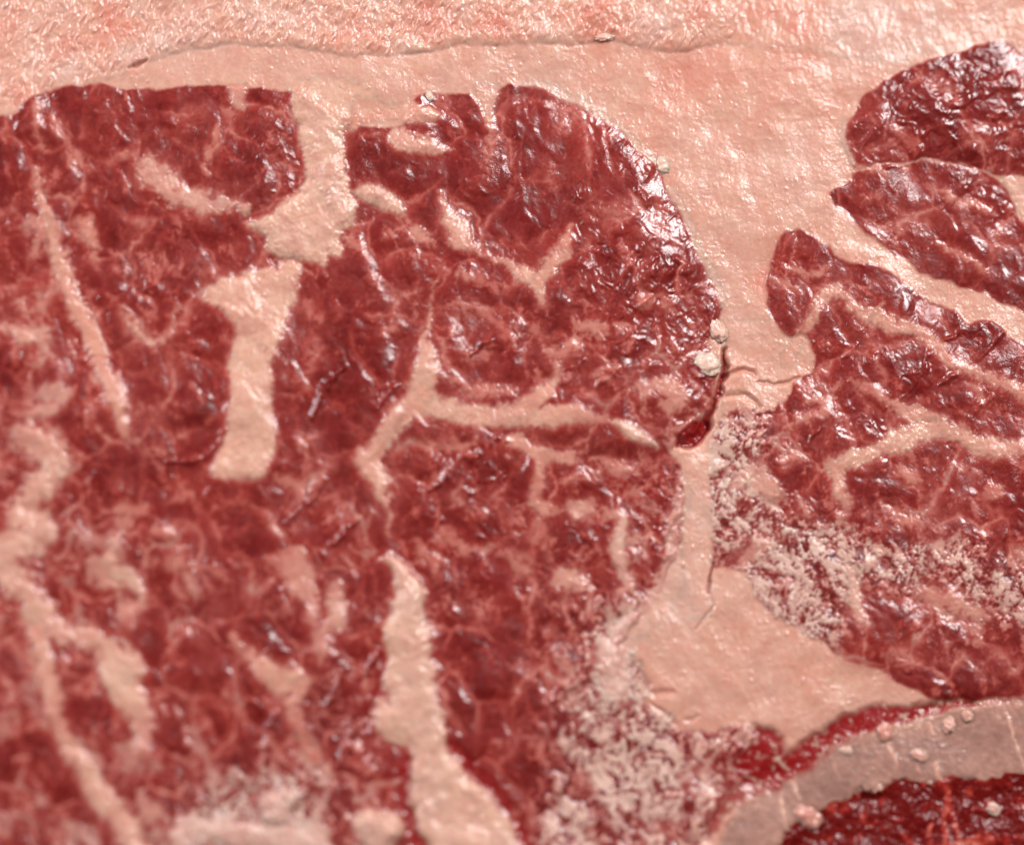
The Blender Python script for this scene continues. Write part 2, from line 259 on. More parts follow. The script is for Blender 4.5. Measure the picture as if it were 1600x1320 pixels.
piece('film', [(1066, 750, 10, .5), (1062, 790, 24, .62), (1050, 832, 30, .68), (1050, 872, 34, .7), (1046, 912, 44, .78), (1024, 950, 46, .8), (985, 985, 46, .78), (955, 1030, 50, .8), (965, 1075, 46, .8)], 10, 1, 0.12, -0.6, 1.3, label='greyish translucent film along the pale membrane')
piece('film', [(820, 128, 6, .9), (860, 136, 14, .95), (890, 156, 12, .95), (930, 172, 8, .95), (975, 202, 9, .95), (1005, 232, 10, .95), (1030, 264, 6, .95)], 4, 1, 0.12, -1.0, 0.8)  # whitish rim on the shoulder edge: glints painted into the fat colour
piece('film', [(1046, 296, 8, .95), (1066, 332, 12, .95), (1082, 362, 8, .95), (1096, 398, 8, .95), (1112, 428, 12, .95), (1124, 456, 12, .95), (1126, 480, 8, .9)], 4, 1, 0.15, -1.0, 0.8)  # lower stretch of the same rim, edge glints painted as pale colour
piece('film', [(1322, 188, 8, .9), (1318, 210, 12, .95), (1320, 232, 12, .95), (1330, 258, 8, .9)], 4, 1, 0.1, -1.0, 0.8)  # glare on the small muscle's left edge, painted as a pale rim
piece('fat_lump', [(552, 1300), (560, 1280), (585, 1268), (610, 1272), (628, 1288), (630, 1306), (612, 1330), (570, 1330)], 8, 1.0, 1.3, -0.1, 1.3)
piece('fat_lump', [(400, 1262), (408, 1240), (428, 1232), (442, 1228), (456, 1240), (460, 1270), (448, 1292), (420, 1290)], 10, 0.95, 1.0, -0.1, 1.6)
piece('fat_lump', [(270, 1306, 40, .8), (330, 1296, 44, .85), (390, 1302, 50, .85), (440, 1310, 50, .85), (500, 1318, 44, .8)], 12, 1, 0.4, -0.4, 2.0)
# right loin
piece('fat_seam', [(1232, 560, 24, .9), (1246, 538, 18, .85), (1260, 514, 15, .8), (1274, 490, 15, .85), (1286, 466, 20, .85), (1302, 456, 22, .85), (1325, 466, 18, .8), (1345, 485, 22, .85), (1376, 500, 26, .85), (1405, 512, 30, .85), (1436, 522, 18, .8),
 (1460, 536, 15, .8), (1480, 562, 22, .8), (1512, 576, 20, .75), (1550, 591, 16, .75), (1580, 606, 20, .75), (1612, 626, 24, .8), (1700, 680, 24, .8), (1900, 760, 20, .8)], 7, 1, 0.12, 0.25, 0.9, label='forked pale fat seam close to the pointed end of its muscle')
piece('fat_streak', [(1360, 500, 8, .7), (1368, 486, 8, .75), (1377, 470, 6, .7)], 5, 1, 0.05)
piece('fat_streak', [(1228, 414, 8, .55), (1252, 424, 12, .65), (1276, 432, 12, .65), (1292, 420, 6, .4)], 6, 1, 0.05, 0.4)
piece('fat_streak', [(1205, 440, 8, .5), (1228, 450, 14, .6), (1248, 452, 10, .5)], 6, 1, 0.05, 0.3)
piece('fat_streak', [(1325, 595, 10, .5), (1350, 604, 16, .6), (1382, 622, 18, .65), (1406, 640, 24, .75), (1440, 652, 30, .8), (1466, 662, 22, .75)], 7, 1, 0.08, 0.2)
piece('fat_streak', [(1262, 625, 14, .6), (1290, 632, 22, .6), (1280, 650, 16, .6), (1245, 655, 20, .6)], 7, 1, 0.08, 0.1)
piece('fat_seam', [(1302, 730, 34, .9), (1340, 715, 28, .95), (1374, 702, 28, .9), (1402, 688, 32, .95), (1432, 678, 32, 1), (1462, 672, 28, .95), (1500, 680, 26, .9), (1532, 696, 28, .9), (1562, 702, 30, .9), (1600, 696, 24, .8), (1750, 660, 24, .8)], 6, 1, 0.15, 0.2, 1.0, label='pale fat seam above the frosty smear')
piece('fat_streak', [(1310, 736, 30, .9), (1311, 762, 24, .85), (1320, 785, 22, .75), (1316, 805, 16, .6)], 6, 1, 0.12, 0.1)
piece('fat_streak', [(1400, 728, 10, .5), (1420, 742, 18, .65), (1438, 750, 14, .6)], 6, 1, 0.06, 0.5)
piece('fat_streak', [(1545, 775, 24, .5), (1560, 768, 14, .5), (1550, 760, 16, .45)], 8, 1, 0.05, 0.2)
piece('fat_streak', [(1325, 895, 20, .85), (1332, 920, 20, .9), (1342, 950, 20, .9), (1348, 975, 12, .7)], 5, 1, 0.2, -0.1)
piece('fat_streak', [(1440, 925, 30, .6), (1480, 935, 26, .7), (1510, 950, 24, .75), (1540, 965, 18, .6)], 6, 1, 0.12, 0.2, 1.3)
piece('fat_streak', [(1562, 275), (1590, 276), (1640, 290), (1700, 330), (1640, 350), (1604, 344), (1586, 314), (1572, 290)], 4, 1.0, 0.2)
piece('fat_streak', [(1440, 282, 8, .4), (1478, 300, 12, .55), (1510, 318, 14, .6), (1545, 330, 12, .5)], 7, 1, 0.05, 0.2)
piece('fat_streak', [(1462, 378, 8, .5), (1490, 392, 12, .6), (1525, 408, 14, .6), (1545, 425, 8, .5)], 7, 1, 0.05, 0.5)
piece('fat_streak', [(1340, 262, 10, .7), (1365, 264, 12, .7), (1385, 272, 6, .5)], 4, 1, 0.05, 0.0)

# ---------------------------------------------------------------- tissue fields on the grid
muscle_sd = np.full((NY, NX), -200, np.float32); muscle_id = np.zeros((NY, NX), np.int16)
for k, outl in enumerate((loin, right_loin, cap_muscle, lens_muscle), 1):
    w, d = sdf(outl, 60, 0.7)
    better = d > muscle_sd[w]
    muscle_sd[w] = np.where(better, d, muscle_sd[w]); muscle_id[w] = np.where(better, k, muscle_id[w])

# how much marbling, place by place
dens = np.array([(200, 160, .08), (300, 200, .12), (150, 280, .3), (430, 250, .3), (60, 430, .4), (220, 420, .42), (300, 560, .3), (100, 600, .5), (560, 240, .1), (600, 400, .28), (560, 500, .12), (500, 640, .1),
 (700, 300, .25), (850, 220, .1), (850, 330, .12), (980, 420, .25), (760, 470, .3), (900, 530, .4), (750, 580, .28), (1040, 610, .4), (700, 720, .25), (800, 720, .3), (900, 700, .28), (950, 800, .42), (800, 850, .38), (700, 850, .35),
 (500, 780, .35), (300, 750, .28), (250, 700, .35), (100, 760, .55), (200, 900, .5), (350, 950, .35), (480, 950, .45), (540, 900, .4), (400, 1050, .42), (300, 1150, .45), (520, 1100, .55), (100, 1100, .5), (50, 1200, .52), (250, 1270, .55),
 (780, 1000, .3), (740, 1080, .25), (850, 1050, .55), (900, 1150, .72), (800, 1150, .38), (870, 1270, .72), (1000, 1200, .78), (960, 1050, .78), (980, 1000, .65), (1100, 1220, .6), (720, 1150, .05), (780, 1230, .1), (830, 1220, .55), (330, 1300, .8), (450, 1290, .8), (520, 1290, .6),
 (1250, 450, .15), (1350, 560, .12), (1450, 580, .12), (1300, 650, .35), (1500, 650, .35), (1150, 700, .72), (1150, 800, .68), (1130, 760, .7), (1270, 760, .35), (1400, 760, .22), (1500, 780, .15), (1580, 800, .15), (1230, 880, .72), (1300, 870, .72), (1450, 880, .66), (1560, 930, .6), (1380, 960, .3),
 (1370, 985, .15), (1500, 880, .74), (1545, 905, .72), (1595, 935, .68), (1400, 895, .74), (1350, 865, .72), (1250, 850, .72), (1440, 860, .72), (1420, 1030, .4), (1550, 1040, .22), (1480, 850, .5), (1400, 830, .4), (1300, 960, .78), (1420, 170, .12), (1540, 180, .2), (1420, 330, .2), (1500, 370, .2), (1580, 430, .2), (1480, 420, .05), (1450, 500, .2)], np.float32)
num = np.zeros((NY, NX), np.float32); den = np.zeros((NY, NX), np.float32)
for a, b, c in dens:
    g = 1.0 / ((U - a) ** 2 + (V - b) ** 2 + 900.0) ** 1.5
    num += g * c; den += g
DENS = num / den; del num, den

q1 = U + 14 * perlin(U / 55, V / 55, 31); q2 = V + 14 * perlin(U / 55, V / 55, 32)
ru, rv = rot(q1, q2, 62, 1.7, 1.0)                      # grain of the loin runs steeply down to the right
corner = sstep(1000, 300, np.hypot(U, V - 1320))
blot = fbm(ru, rv, 30, 5, 41, 0.62) * (1 - corner) + corner * fbm(ru, rv, 50, 5, 43, 0.55)
fine = fbm(q1, q2, 13, 3, 47, 0.6)
grain = fbm(U, V, 5.5, 2, 49, 0.7)
net = 1 - np.abs(fbm(ru + 5 * fine, rv + 4 * grain, 58, 2, 53)) * 3.6
net2 = 1 - np.abs(fbm(q1 + 4 * grain, q2 + 4 * fine, 30, 2, 55)) * 3.4
thr = 0.62 - 1.25 * DENS
frost = sstep(0.48, 0.74, DENS)
marb = sstep(thr - 0.12, thr + 0.60, blot * (1 - 0.45 * frost) + (0.32 + 0.30 * frost) * fine + (0.22 + 0.12 * frost) * grain) * (0.46 + 0.34 * sstep(0.25, 0.7, DENS) + 0.14 * frost)
patch = sstep(-0.5, 0.5, fbm(U, V, 70, 2, 67))
bu, bv = rot(U + 24 * perlin(U / 62, V / 62, 161) + 5 * perlin(U / 15, V / 15, 163) + 2.5 * grain, V + 24 * perlin(U / 62, V / 62, 162) + 5 * perlin(U / 15, V / 15, 164) + 2.5 * fine, 62, 1.35, 1.0)
F1, F2, CID = cells(bu / 82, bv / 82, 165)
G1, G2, CID2 = cells(bu / 36 + 5, bv / 36, 167)
vary = sstep(-0.5, 0.6, fbm(U, V, 75, 2, 68))
webs = np.maximum(np.exp(-(F2 - F1) / 0.105) * (0.02 + 0.52 * DENS + 0.34 * vary), np.exp(-(G2 - G1) / 0.14) * (0.04 + 0.48 * DENS) * (0.35 + 0.65 * patch)) * (0.75 + 0.3 * sstep(-0.6, 0.5, fine))
marb = np.maximum(marb * (0.62 + 0.38 * frost), webs)
fleck = sstep(0.55, 0.95, fbm(ru, rv, 9, 2, 59, 0.6)) * (0.10 + 0.6 * DENS)
speck = sstep(0.62, 0.95, grain + 0.3 * fine) * (0.10 + 0.6 * DENS) * (0.2 + 0.8 * patch)  # pale specks: tiny fat granules plus wet glints painted into the colour
marb = np.maximum(np.maximum(marb, fleck * 0.85), speck) + 0.05 * fine + 0.05 * blot + 0.05 * grain + 0.07 * fbm(U, V, 120, 2, 57) + 0.05 * fbm(q1, q2, 38, 3, 58, 0.6) + 0.09 * (CID - 0.5) + 0.05 * (CID2 - 0.5) + 0.07
marb -= frost * 0.42 * sstep(0.0, 1.0, -grain - 0.6 * fine - 0.4 * blot)
crumbly = np.exp(-(((U - 1060) / 130) ** 2 + ((V - 1110) / 95) ** 2)) + 0.9 * np.exp(-(((U - 1255) / 110) ** 2 + ((V - 965) / 60) ** 2)) + 0.5 * np.exp(-(((U - 1180) / 60) ** 2 + ((V - 630) / 40) ** 2))
muscle_sd += crumbly * (13 * blot + 9 * fine + 7 * grain) + 1.0 * grain
mus = sstep(-4.0, 3.0, muscle_sd)
frostw = frost * mus
FAT = np.where(muscle_sd > -6, marb, 0).astype(np.float32)
FAT = FAT * mus + (1 - mus) * (0.88 + 0.07 * blot + 0.05 * fine + 0.04 * grain)
WARM = (0.34 * fbm(U, V, 90, 2, 61) + 0.22 * fbm(U, V, 16, 3, 63, 0.8) - 0.20 - 0.9 * frostw).astype(np.float32)           # >0 pinker / warmer fat, <0 whiter
LIFT = np.zeros((NY, NX), np.float32)
PID = np.zeros((NY, NX), np.int32)                      # part of each grid point
parts = {}                                              # id -> (name, label)
for n, p in enumerate(P):
    if p['kind'] == 'p':
        w, d = sdf(p['pts'], 40, p['warp'], 2); s = p['s']
    else:
        w, d, s = stroke(p['pts'], p['warp']); s = s * p['s']
    rag = max(0.0, p['soft'] - 4.0)
    d = d + rag * (0.55 * fine[w] + 0.9 * blot[w] + 0.35 * grain[w]) + 1.6 * grain[w]
    k = sstep(-p['soft'] * 0.75 - 1.5, p['soft'] * 0.75 + 1.5, d + 0.25 * p['soft'] * fine[w])
    inner = s * (0.95 + (0.05 + 0.016 * p['soft']) * blot[w] + 0.10 * fine[w] + 0.07 * grain[w])
    FAT[w] = np.maximum(FAT[w], np.clip(mus[w], 0, 1) * s * 0.5 * np.exp(np.clip(d, -200, 0) / (4.0 + 1.1 * p['soft'])) * (0.85 + 0.25 * blot[w] + 0.15 * fine[w]) * (1 - k))
    FAT[w] = FAT[w] + k * np.clip(inner - FAT[w], 0 if p['kind'] == 's' else -1, 2)
    WARM[w] = WARM[w] * (1 - k) + k * (p['warm'] * 0.8 + 0.8 * WARM[w] + 0.25 * blot[w] + 0.45 * np.exp(-np.clip(d, 0, None) / 7.0) - 0.1)
    LIFT[w] = np.maximum(LIFT[w], sstep(-25, 8, muscle_sd[w]) * 0.55 * p['lift'] * sstep(-p['soft'] * 0.7 - 3, p['soft'] + 16, d))
    PID[w] = np.where(k > 0.5, 100 + n, PID[w]); parts[100 + n] = (p['name'], p['label'])
FATPIECE = PID > 0

# depth of the face: muscles sunk a little below the fat, domed, cut fibres on top
dome = 1 - np.exp(-np.clip(muscle_sd, 0, None) / 30.0)
bulge = 0.06 + 0.55 * sstep(820, 1000, U) * (1 - sstep(1140, 1170, U)) * (1 - sstep(690, 720, V)) + 0.3 * (muscle_id == 3)
H = (-0.05 * sstep(-4, 5, muscle_sd) + (0.05 + bulge) * dome).astype(np.float32)
H += LIFT
H += 0.35 * fbm(U, V, 260, 2, 71) + 0.15 * fbm(U, V, 75, 2, 73)
meatk = np.clip(1 - FAT * 1.05, 0, 1)
zone = 0.30 + 0.35 * fbm(U, V, 80, 2, 87)
for x, y, r_, a in ((975, 420, 110, .9), (1060, 560, 70, .6), (1500, 180, 120, .9), (1350, 210, 50, .7), (1050, 640, 60, .7), (1040, 830, 70, .8), (430, 245, 60, .6), (900, 880, 110, .5), (1350, 640, 120, .4), (780, 580, 90, .3), (540, 1110, 110, .8),
                    (700, 780, 100, .4), (60, 600, 60, .4), (1480, 560, 90, .3), (250, 160, 110, -.6), (560, 490, 80, -.5), (580, 240, 50, -.5), (820, 220, 60, -.2), (720, 1150, 70, -.6), (1450, 440, 70, -.3)):
    zone += a * np.exp(-((U - x) ** 2 + (V - y) ** 2) / r_ ** 2)
zone = np.clip(zone, 0.0, 1.25)
cu = U + 9 * perlin(U / 24, V / 24, 81); cv = V + 9 * perlin(U / 24, V / 24, 82)
gu, gv = rot(cu, cv, -58, 2.0, 1.0)                     # raised fibre ends, short dashes
ridge = 1 - np.abs(perlin(cu / 13, cv / 13, 83)) * 2.2
fold = 1 - np.abs(perlin(cu / 40, cv / 30, 85)) * 2.0
dash = sstep(0.38, 0.85, perlin(gu / 8, gv / 8, 86)) + 0.8 * sstep(0.42, 0.85, perlin(gu / 17 + 7, gv / 15, 89))
gran = perlin(cu / 6.5, cv / 6.5, 88)
zr = sstep(0.35, 1.1, zone)
soft_fold = fbm(cu, cv, 48, 2, 84)
H += meatk * (zr * (0.055 * ridge + 0.01 * gran + 0.11 * fold) + 0.08 * soft_fold + dash * (0.018 + 0.045 * sstep(0.1, 0.8, zone)) + 0.003 * gran + 0.01 * speck)
bund = sstep(0.0, 0.55, F2 - F1) * (1 - 0.5 * F1)
H += mus * ((0.10 + 0.12 * vary) * bund + 0.07 * sstep(0.0, 0.5, G2 - G1) * patch)
H += np.clip(LIFT * 2.5, 0, 1) * 0.10 * fbm(U, V, 24, 3, 97, 0.6)
HAZE = (sstep(-0.15, 0.9, fbm(q1, q2, 62, 3, 151) + 0.3 * fine) * mus).astype(np.float32)
# wet ridges and flaps of cut fibre standing proud
for hgt, pts in ((.45, [(534, 572, 7), (512, 596, 13), (498, 622, 12), (488, 652, 8)]), (.4, [(352, 668, 6), (338, 696, 9), (318, 714, 11), (290, 722, 10), (258, 724, 6)]), (.4, [(556, 808, 6), (540, 830, 12), (516, 852, 10)]), (.35, [(504, 748, 10), (492, 772, 14), (484, 786, 8)]),
    (.3, [(464, 798, 9), (450, 812, 7)]), (.35, [(1336, 538, 7), (1328, 550, 10), (1320, 560, 6)]), (.35, [(1372, 552, 8), (1362, 562, 13), (1358, 570, 6)]), (.4, [(1500, 588, 8), (1482, 596, 12), (1466, 602, 6)]), (.35, [(1566, 516, 6), (1545, 540, 11), (1522, 558, 7)]),
    (.3, [(1502, 512, 5), (1492, 524, 7), (1474, 532, 5)]), (.3, [(1548, 618, 6), (1534, 638, 9), (1526, 648, 5)]), (.3, [(768, 532, 7), (750, 540, 10), (728, 556, 6)]), (.3, [(912, 566, 4), (882, 576, 6)]), (.3, [(622, 602, 7), (606, 616, 10), (586, 640, 7)]), (.35, [(965, 580, 7), (945, 592, 12), (930, 606, 7)]),
    (.3, [(1280, 672, 5), (1268, 690, 8)]), (.3, [(1455, 545, 9), (1445, 575, 9)]), (.4, [(745, 706, 8), (738, 716, 14), (722, 714, 10)]), (.35, [(700, 720, 8), (690, 745, 12), (672, 768, 7)]), (.3, [(790, 690, 10), (775, 680, 8)]), (.45, [(545, 1130, 12), (540, 1160, 18), (534, 1190, 12)]),
    (.4, [(535, 1045, 10), (528, 1080, 14), (512, 1100, 10)]), (.4, [(430, 1115, 10), (420, 1145, 18), (410, 1165, 10)]), (.4, [(590, 1015, 8), (575, 1050, 12)]), (.35, [(1062, 805, 12), (1045, 820, 16), (1035, 840, 8)]), (.35, [(1045, 855, 12), (1035, 872, 16)]), (.35, [(1020, 470, 5), (1000, 478, 9)]),
    (.35, [(998, 390, 12), (985, 410, 20), (975, 430, 12)]), (.35, [(1022, 410, 12), (1008, 432, 18)]), (.3, [(1000, 300, 12), (1010, 318, 14)]), (.35, [(1060, 410, 14), (1072, 422, 14)]), (.4, [(910, 1065, 12), (880, 1078, 22), (862, 1088, 12)]), (.35, [(990, 965, 10), (975, 985, 16), (968, 1000, 10)]), (.3, [(1540, 140, 24), (1580, 130, 30)]), (.3, [(1510, 155, 16), (1495, 165, 18)])):
    w, r, s_ = stroke(pts, 1.0); H[w] += hgt * 0.6 * sstep(-4, 5, r) * (1 + 0.3 * fine[w]); HAZE[w] *= 1 - 0.7 * sstep(-3, 3, r)
fgr = 0.12 + 0.85 * sstep(-0.3, 0.8, fbm(U, V, 60, 3, 98)) + 0.3 * sstep(600, 900, V) * (1 - mus)
H += (1 - meatk) * (fgr * (0.075 * sstep(0.30, 0.85, perlin(U / 5 + 3, V / 6.5, 95)) + 0.085 * sstep(0.38, 0.9, perlin(U / 8.5, V / 12, 96))) + 0.012 * grain + 0.07 * fbm(U, V, 45, 3, 93, 0.6))
H += sstep(0.25, 0.9, DENS) * mus * (0.03 * np.clip(blot, -1, 1.2) + 0.025 * fine + 0.02 * grain)
H += 0.04 * np.clip(FAT, 0, 1) * mus

BLOOD = np.zeros((NY, NX), np.float32)
WARM += 0.40 * np.exp(-np.clip(-muscle_sd, 0, None) / 9.0) * (1 - mus)
# fat cap above the crease: a higher, more fibrous layer
w, d = sdf(cap_outline, 60, 0.6); CAP = np.full((NY, NX), -200, np.float32); CAP[w] = d
CAP[V < -40] = np.maximum(CAP[V < -40], 50)
w, r, s = stroke([(x, y, 4.5, 1.0) for x, y in crease], 0.5); CR = np.zeros((NY, NX), np.float32)
fade = sstep(195, 240, U[w]) * (1 - sstep(1080, 1200, U[w]))
CR[w] = fade * sstep(-4, 2, r) * np.clip(0.55 + 0.6 * blot[w] + 0.3 * fine[w], 0.1, 1)
step = sstep(-4, 16, CAP) * sstep(190, 330, U) * (1 - sstep(1000, 1220, U))
H += 0.30 * step * (0.7 + 0.4 * blot) - 0.05 * CR
BLOOD = np.maximum(BLOOD, CR * 0.22)
capk = sstep(-4, 12, CAP)
fu, fv = rot(U + 8 * perlin(U / 40, V / 40, 101), V, 8, 0.55, 1.0)
fibre = fbm(fu, fv, 24, 3, 103, 0.65)
H += capk * (0.12 * fibre + 0.11 * sstep(0.2, 0.8, perlin(fu / 10, fv / 16, 105))) * (0.35 + 0.65 * sstep(1300, 900, U))
WARM += capk * (0.75 * fbm(U, V, 70, 3, 107) - 0.02)
# blood-tinted patches on the fat
for x, y, r_, a in ((140, 45, 42, .75), (15, 60, 32, .55), (195, 15, 40, .5), (700, 20, 55, .35), (950, 25, 75, .4), (1085, 100, 60, .55), (1110, 30, 50, .35), (1235, 25, 60, .6), (1270, 95, 26, .6), (1190, 440, 22, .75), (775, 25, 26, .45),
                    (890, 40, 45, .4), (540, 60, 26, .4), (1040, 150, 40, .3), (1215, 150, 60, .3), (1260, 1060, 40, .35), (1010, 215, 30, .2)):
    WARM += a * 1.1 * np.exp(-(((WU - x) / r_) ** 2 + ((WV - y) / r_) ** 2)) * (1 - mus)
for x, y, r_, a in ((1360, 40, 70, -.7), (1470, 40, 70, -.4), (1310, 20, 50, -.5), (220, 15, 16, -.9), (100, 115, 22, -.6), (195, 75, 20, -.6), (730, 30, 14, -.7), (850, 40, 22, -.5), (1340, 330, 40, -.3), (1250, 260, 50, -.25), (1095, 800, 40, -.5), (1080, 940, 40, -.4), (300, 110, 60, -.35), (860, 150, 50, -.3)):
    WARM += a * np.exp(-(((WU - x) / r_) ** 2 + ((WV - y) / r_) ** 2)) * (1 - mus)

# cracks, gaps and clots: (depth mm, blood, points)
for depth, blood, soft, pts in (
    (1.4, 1.0, 5, [(1134, 545, 5), (1132, 572, 9), (1128, 600, 10), (1117, 628, 9), (1108, 652, 12), (1098, 674, 18), (1080, 690, 20), (1062, 696, 10)]),
    (0.7, 1.0, 4, [(1060, 692, 12), (1078, 684, 28), (1096, 670, 24)]),
    (0.9, 0.3, 5, [(1131, 588, 5), (1150, 580, 6), (1168, 578, 5), (1182, 586, 3)]),
    (0.9, 0.2, 5, [(1128, 617, 6), (1150, 616, 5), (1170, 620, 5), (1184, 634, 4)]),
    (0.6, 0.3, 3, [(1186, 594, 3), (1210, 598, 4), (1230, 596, 4), (1250, 590, 3)]),
    (0.8, 0.6, 3, [(1113, 880, 4), (1112, 905, 6), (1108, 922, 4)]),
    (0.6, 0.35, 8, [(1000, 1040, 6), (1008, 1062, 14), (1024, 1080, 8), (1050, 1078, 5)]),
    (0.35, 0.15, 3, [(1110, 925, 3), (1112, 945, 4), (1104, 962, 3), (1085, 985, 3)]),
    (0.6, 0.6, 3, [(208, 107, 3), (216, 101, 9), (228, 97, 3)]),
    (0.4, 0.15, 5, [(1020, 1100, 4), (1040, 1118, 6), (1060, 1130, 4)]),
    (0.4, 0.15, 5, [(1076, 1128, 4), (1090, 1118, 5)]),
    (0.5, 0.9, 6, [(424, 404, 8), (430, 416, 8)]),
    (0.4, 0.7, 5, [(590, 1010, 8), (596, 1050, 8), (582, 1100, 14), (570, 1140, 10)]),
    (0.5, 0.8, 8, [(640, 1190, 14), (630, 1230, 22), (640, 1280, 20), (660, 1330, 18)]),
    (0.4, 0.7, 6, [(700, 1140, 12), (722, 1182, 18), (760, 1222, 20), (800, 1270, 18), (830, 1330, 16)]),
    (0.5, 1.0, 8, [(1520, 1098, 12), (1440, 1108, 22), (1400, 1116, 32), (1360, 1124, 40), (1325, 1138, 40), (1295, 1152, 38), (1265, 1176, 40), (1235, 1194, 42), (1200, 1212, 44), (1170, 1196, 50), (1205, 1164, 48), (1180, 1142, 20)]),
    (0.4, 0.7, 8, [(1600, 1092, 12), (1540, 1094, 14), (1480, 1100, 14), (1440, 1104, 10)]),
    (0.3, 0.85, 8, [(1206, 1216, 40), (1170, 1232, 30), (1130, 1262, 24), (1105, 1300, 20)]),
):
    w, r, s = stroke(pts, 0.9)
    k = sstep(-soft, soft, r)
    H[w] -= 0.5 * depth * k
    speck = 1.0 if blood < 0.65 or depth > 1.3 else np.clip(1.05 - 0.9 * sstep(0.1, 0.7, fine[w] + 0.5 * blot[w]), 0, 1)
    BLOOD[w] = np.maximum(BLOOD[w], blood * k * speck)

# bone and marrow
w, d = sdf(bone, 60, 0.5); BONE = np.full((NY, NX), -200, np.float32); BONE[w] = d
w, d = sdf(marrow, 60, 1.2); MAR = np.full((NY, NX), -200, np.float32); MAR[w] = d
bonek = sstep(-8, 8, BONE + 6 * fine + 4 * grain); mark = sstep(-8, 8, MAR + 7 * fine + 4 * blot)
H = H * (1 - bonek) + bonek * (-0.12 + 0.05 * sstep(0, 40, BONE) + 0.03 * fbm(U, V, 10, 2, 121) + 0.04 * sstep(0.35, 0.9, perlin(U / 6, V / 9, 123)) + 0.05 * fbm(U, V, 60, 2, 122) + 0.35 * fbm(U, V, 260, 2, 71))
streaks = np.zeros((NY, NX), np.float32)
for pts in ([(1572, 1112, 4), (1582, 1140, 6), (1594, 1178, 5), (1602, 1205, 4)], [(1385, 1150, 5), (1392, 1175, 7), (1402, 1200, 5)], [(1365, 1160, 3), (1378, 1190, 4)], [(1236, 1208, 7), (1244, 1230, 9), (1252, 1248, 6)],
            [(1302, 1190, 4), (1312, 1215, 4)], [(1462, 1195, 9), (1470, 1220, 12), (1482, 1240, 10), (1484, 1265, 12), (1494, 1290, 10), (1502, 1315, 8)], [(1430, 1190, 3), (1440, 1215, 4)], [(1437, 1105, 10), (1438, 1135, 9)], [(1453, 1130, 6), (1458, 1148, 6)],
            [(1478, 1262, 10), (1476, 1290, 10), (1482, 1320, 8)], [(1452, 1290, 8), (1456, 1322, 8)], [(1220, 1240, 6), (1224, 1270, 6), (1230, 1290, 4)], [(1350, 1115, 12), (1348, 1140, 14)], [(1310, 1160, 14), (1335, 1152, 10)], [(1460, 1330, 16), (1540, 1316, 30)]):
    w, r, s = stroke(pts, 0.6); streaks[w] = np.maximum(streaks[w], sstep(-2, 3, r) * (0.42 + 0.3 * fine[w]))
H += 0.08 * streaks
H = H * (1 - mark) + mark * (-0.40 + 0.22 * fbm(U, V, 30, 4, 131, 0.6) + 0.3 * fbm(U, V, 80, 2, 133) + 0.2 * streaks)
FAT = FAT * (1 - bonek * (1 - mark)) + bonek * (1 - mark) * np.clip(0.22 + 0.22 * fbm(U, V, 90, 2, 141) + 0.22 * fbm(U, V, 16, 4, 139, 0.7) + 0.55 * np.exp(-np.clip(BONE, 0, None) / 9.0) * (0.6 + 0.5 * grain) + 0.12 * sstep(0.4, 0.8, fine) + streaks, 0, 1)
FAT = FAT * (1 - mark) + mark * np.clip(0.5 * sstep(0.15, 0.9, fbm(WU, WV, 24, 3, 137)) + streaks, 0, 1)
FAT = np.clip(FAT, 0, 1.1)

# the rounded outer rim of the piece, outside the photograph
ox = np.maximum(np.maximum(x0 - X, X - x1), 0) / 26.0; oy = np.maximum(np.maximum(y0 - Y, Y - y1), 0) / 24.0
rim = np.sqrt(ox ** 2 + oy ** 2)
Zs = T + H - 9.0 * np.clip(rim, 0, 1.2) ** 3
Xs = X * (1 - 0.07 * ox * oy * 2) ; Ys = Y * (1 - 0.07 * ox * oy * 2)

# ---------------------------------------------------------------- parts: who owns each grid point
unl = PID == 0
base = np.zeros((NY, NX), np.int32)
lobes = {10: 'muscle', 11: 'muscle', 12: 'muscle', 13: 'muscle', 14: 'muscle', 15: 'muscle', 16: 'muscle'}
lobe_label = {10: 'dark red loin lobe beside the ragged knob of fat', 11: 'round dark red loin lobe with a bulging wet shoulder', 12: 'lower loin lobe ringed by pale membrane', 13: 'coarsely marbled loin lobe crossed by broad cream seams',
              14: 'muscle with forked pale seams and a frosty fat smear', 15: 'small dark muscle set in the fat above the narrow one', 16: 'narrow pointed red muscle between two bands of fat'}
def inside(pts):
    w, d = sdf(pts, 20, 0.5, 1); o = np.zeros((NY, NX), bool); o[w] = d > 0; return o
base[:] = 10
base[inside([(500, 100), (1300, 100), (1300, 705), (1060, 705), (950, 660), (800, 655), (660, 640), (590, 720), (500, 735), (410, 740), (420, 500), (450, 405), (510, 300)])] = 11
base[inside([(600, 720), (660, 640), (800, 655), (950, 660), (1060, 703), (1300, 703), (1300, 2100), (820, 2100), (800, 1295), (690, 1120), (660, 930), (605, 860)])] = 12
base[(V > 735) & (base == 10)] = 13
base = np.where(muscle_id == 2, 14, base); base = np.where(muscle_id == 3, 15, base); base = np.where(muscle_id == 4, 16, base)
fatb = np.where(CAP > 0, 20, 21)
fatb = np.where((CAP <= 0) & (V > 640) & (U < 1140) & (U > 1000), 22, fatb)
fatb = np.where((CAP <= 0) & (V > 500) & (V < 655) & (U > 1128) & (U < 1300), 24, fatb)
fatb = np.where((CAP <= 0) & (((V > 870) & (U > 1110)) | ((V > 965) & (U > 960))), 23, fatb)
base = np.where(muscle_sd > 0, base, fatb)
PID = np.where(unl, base, PID)
PID = np.where((muscle_sd <= 0) & (PID < 100), fatb, PID)
PID = np.where((BLOOD > 0.55) & (V > 1080) & (U > 1080) & (MAR < 0), 25, PID)
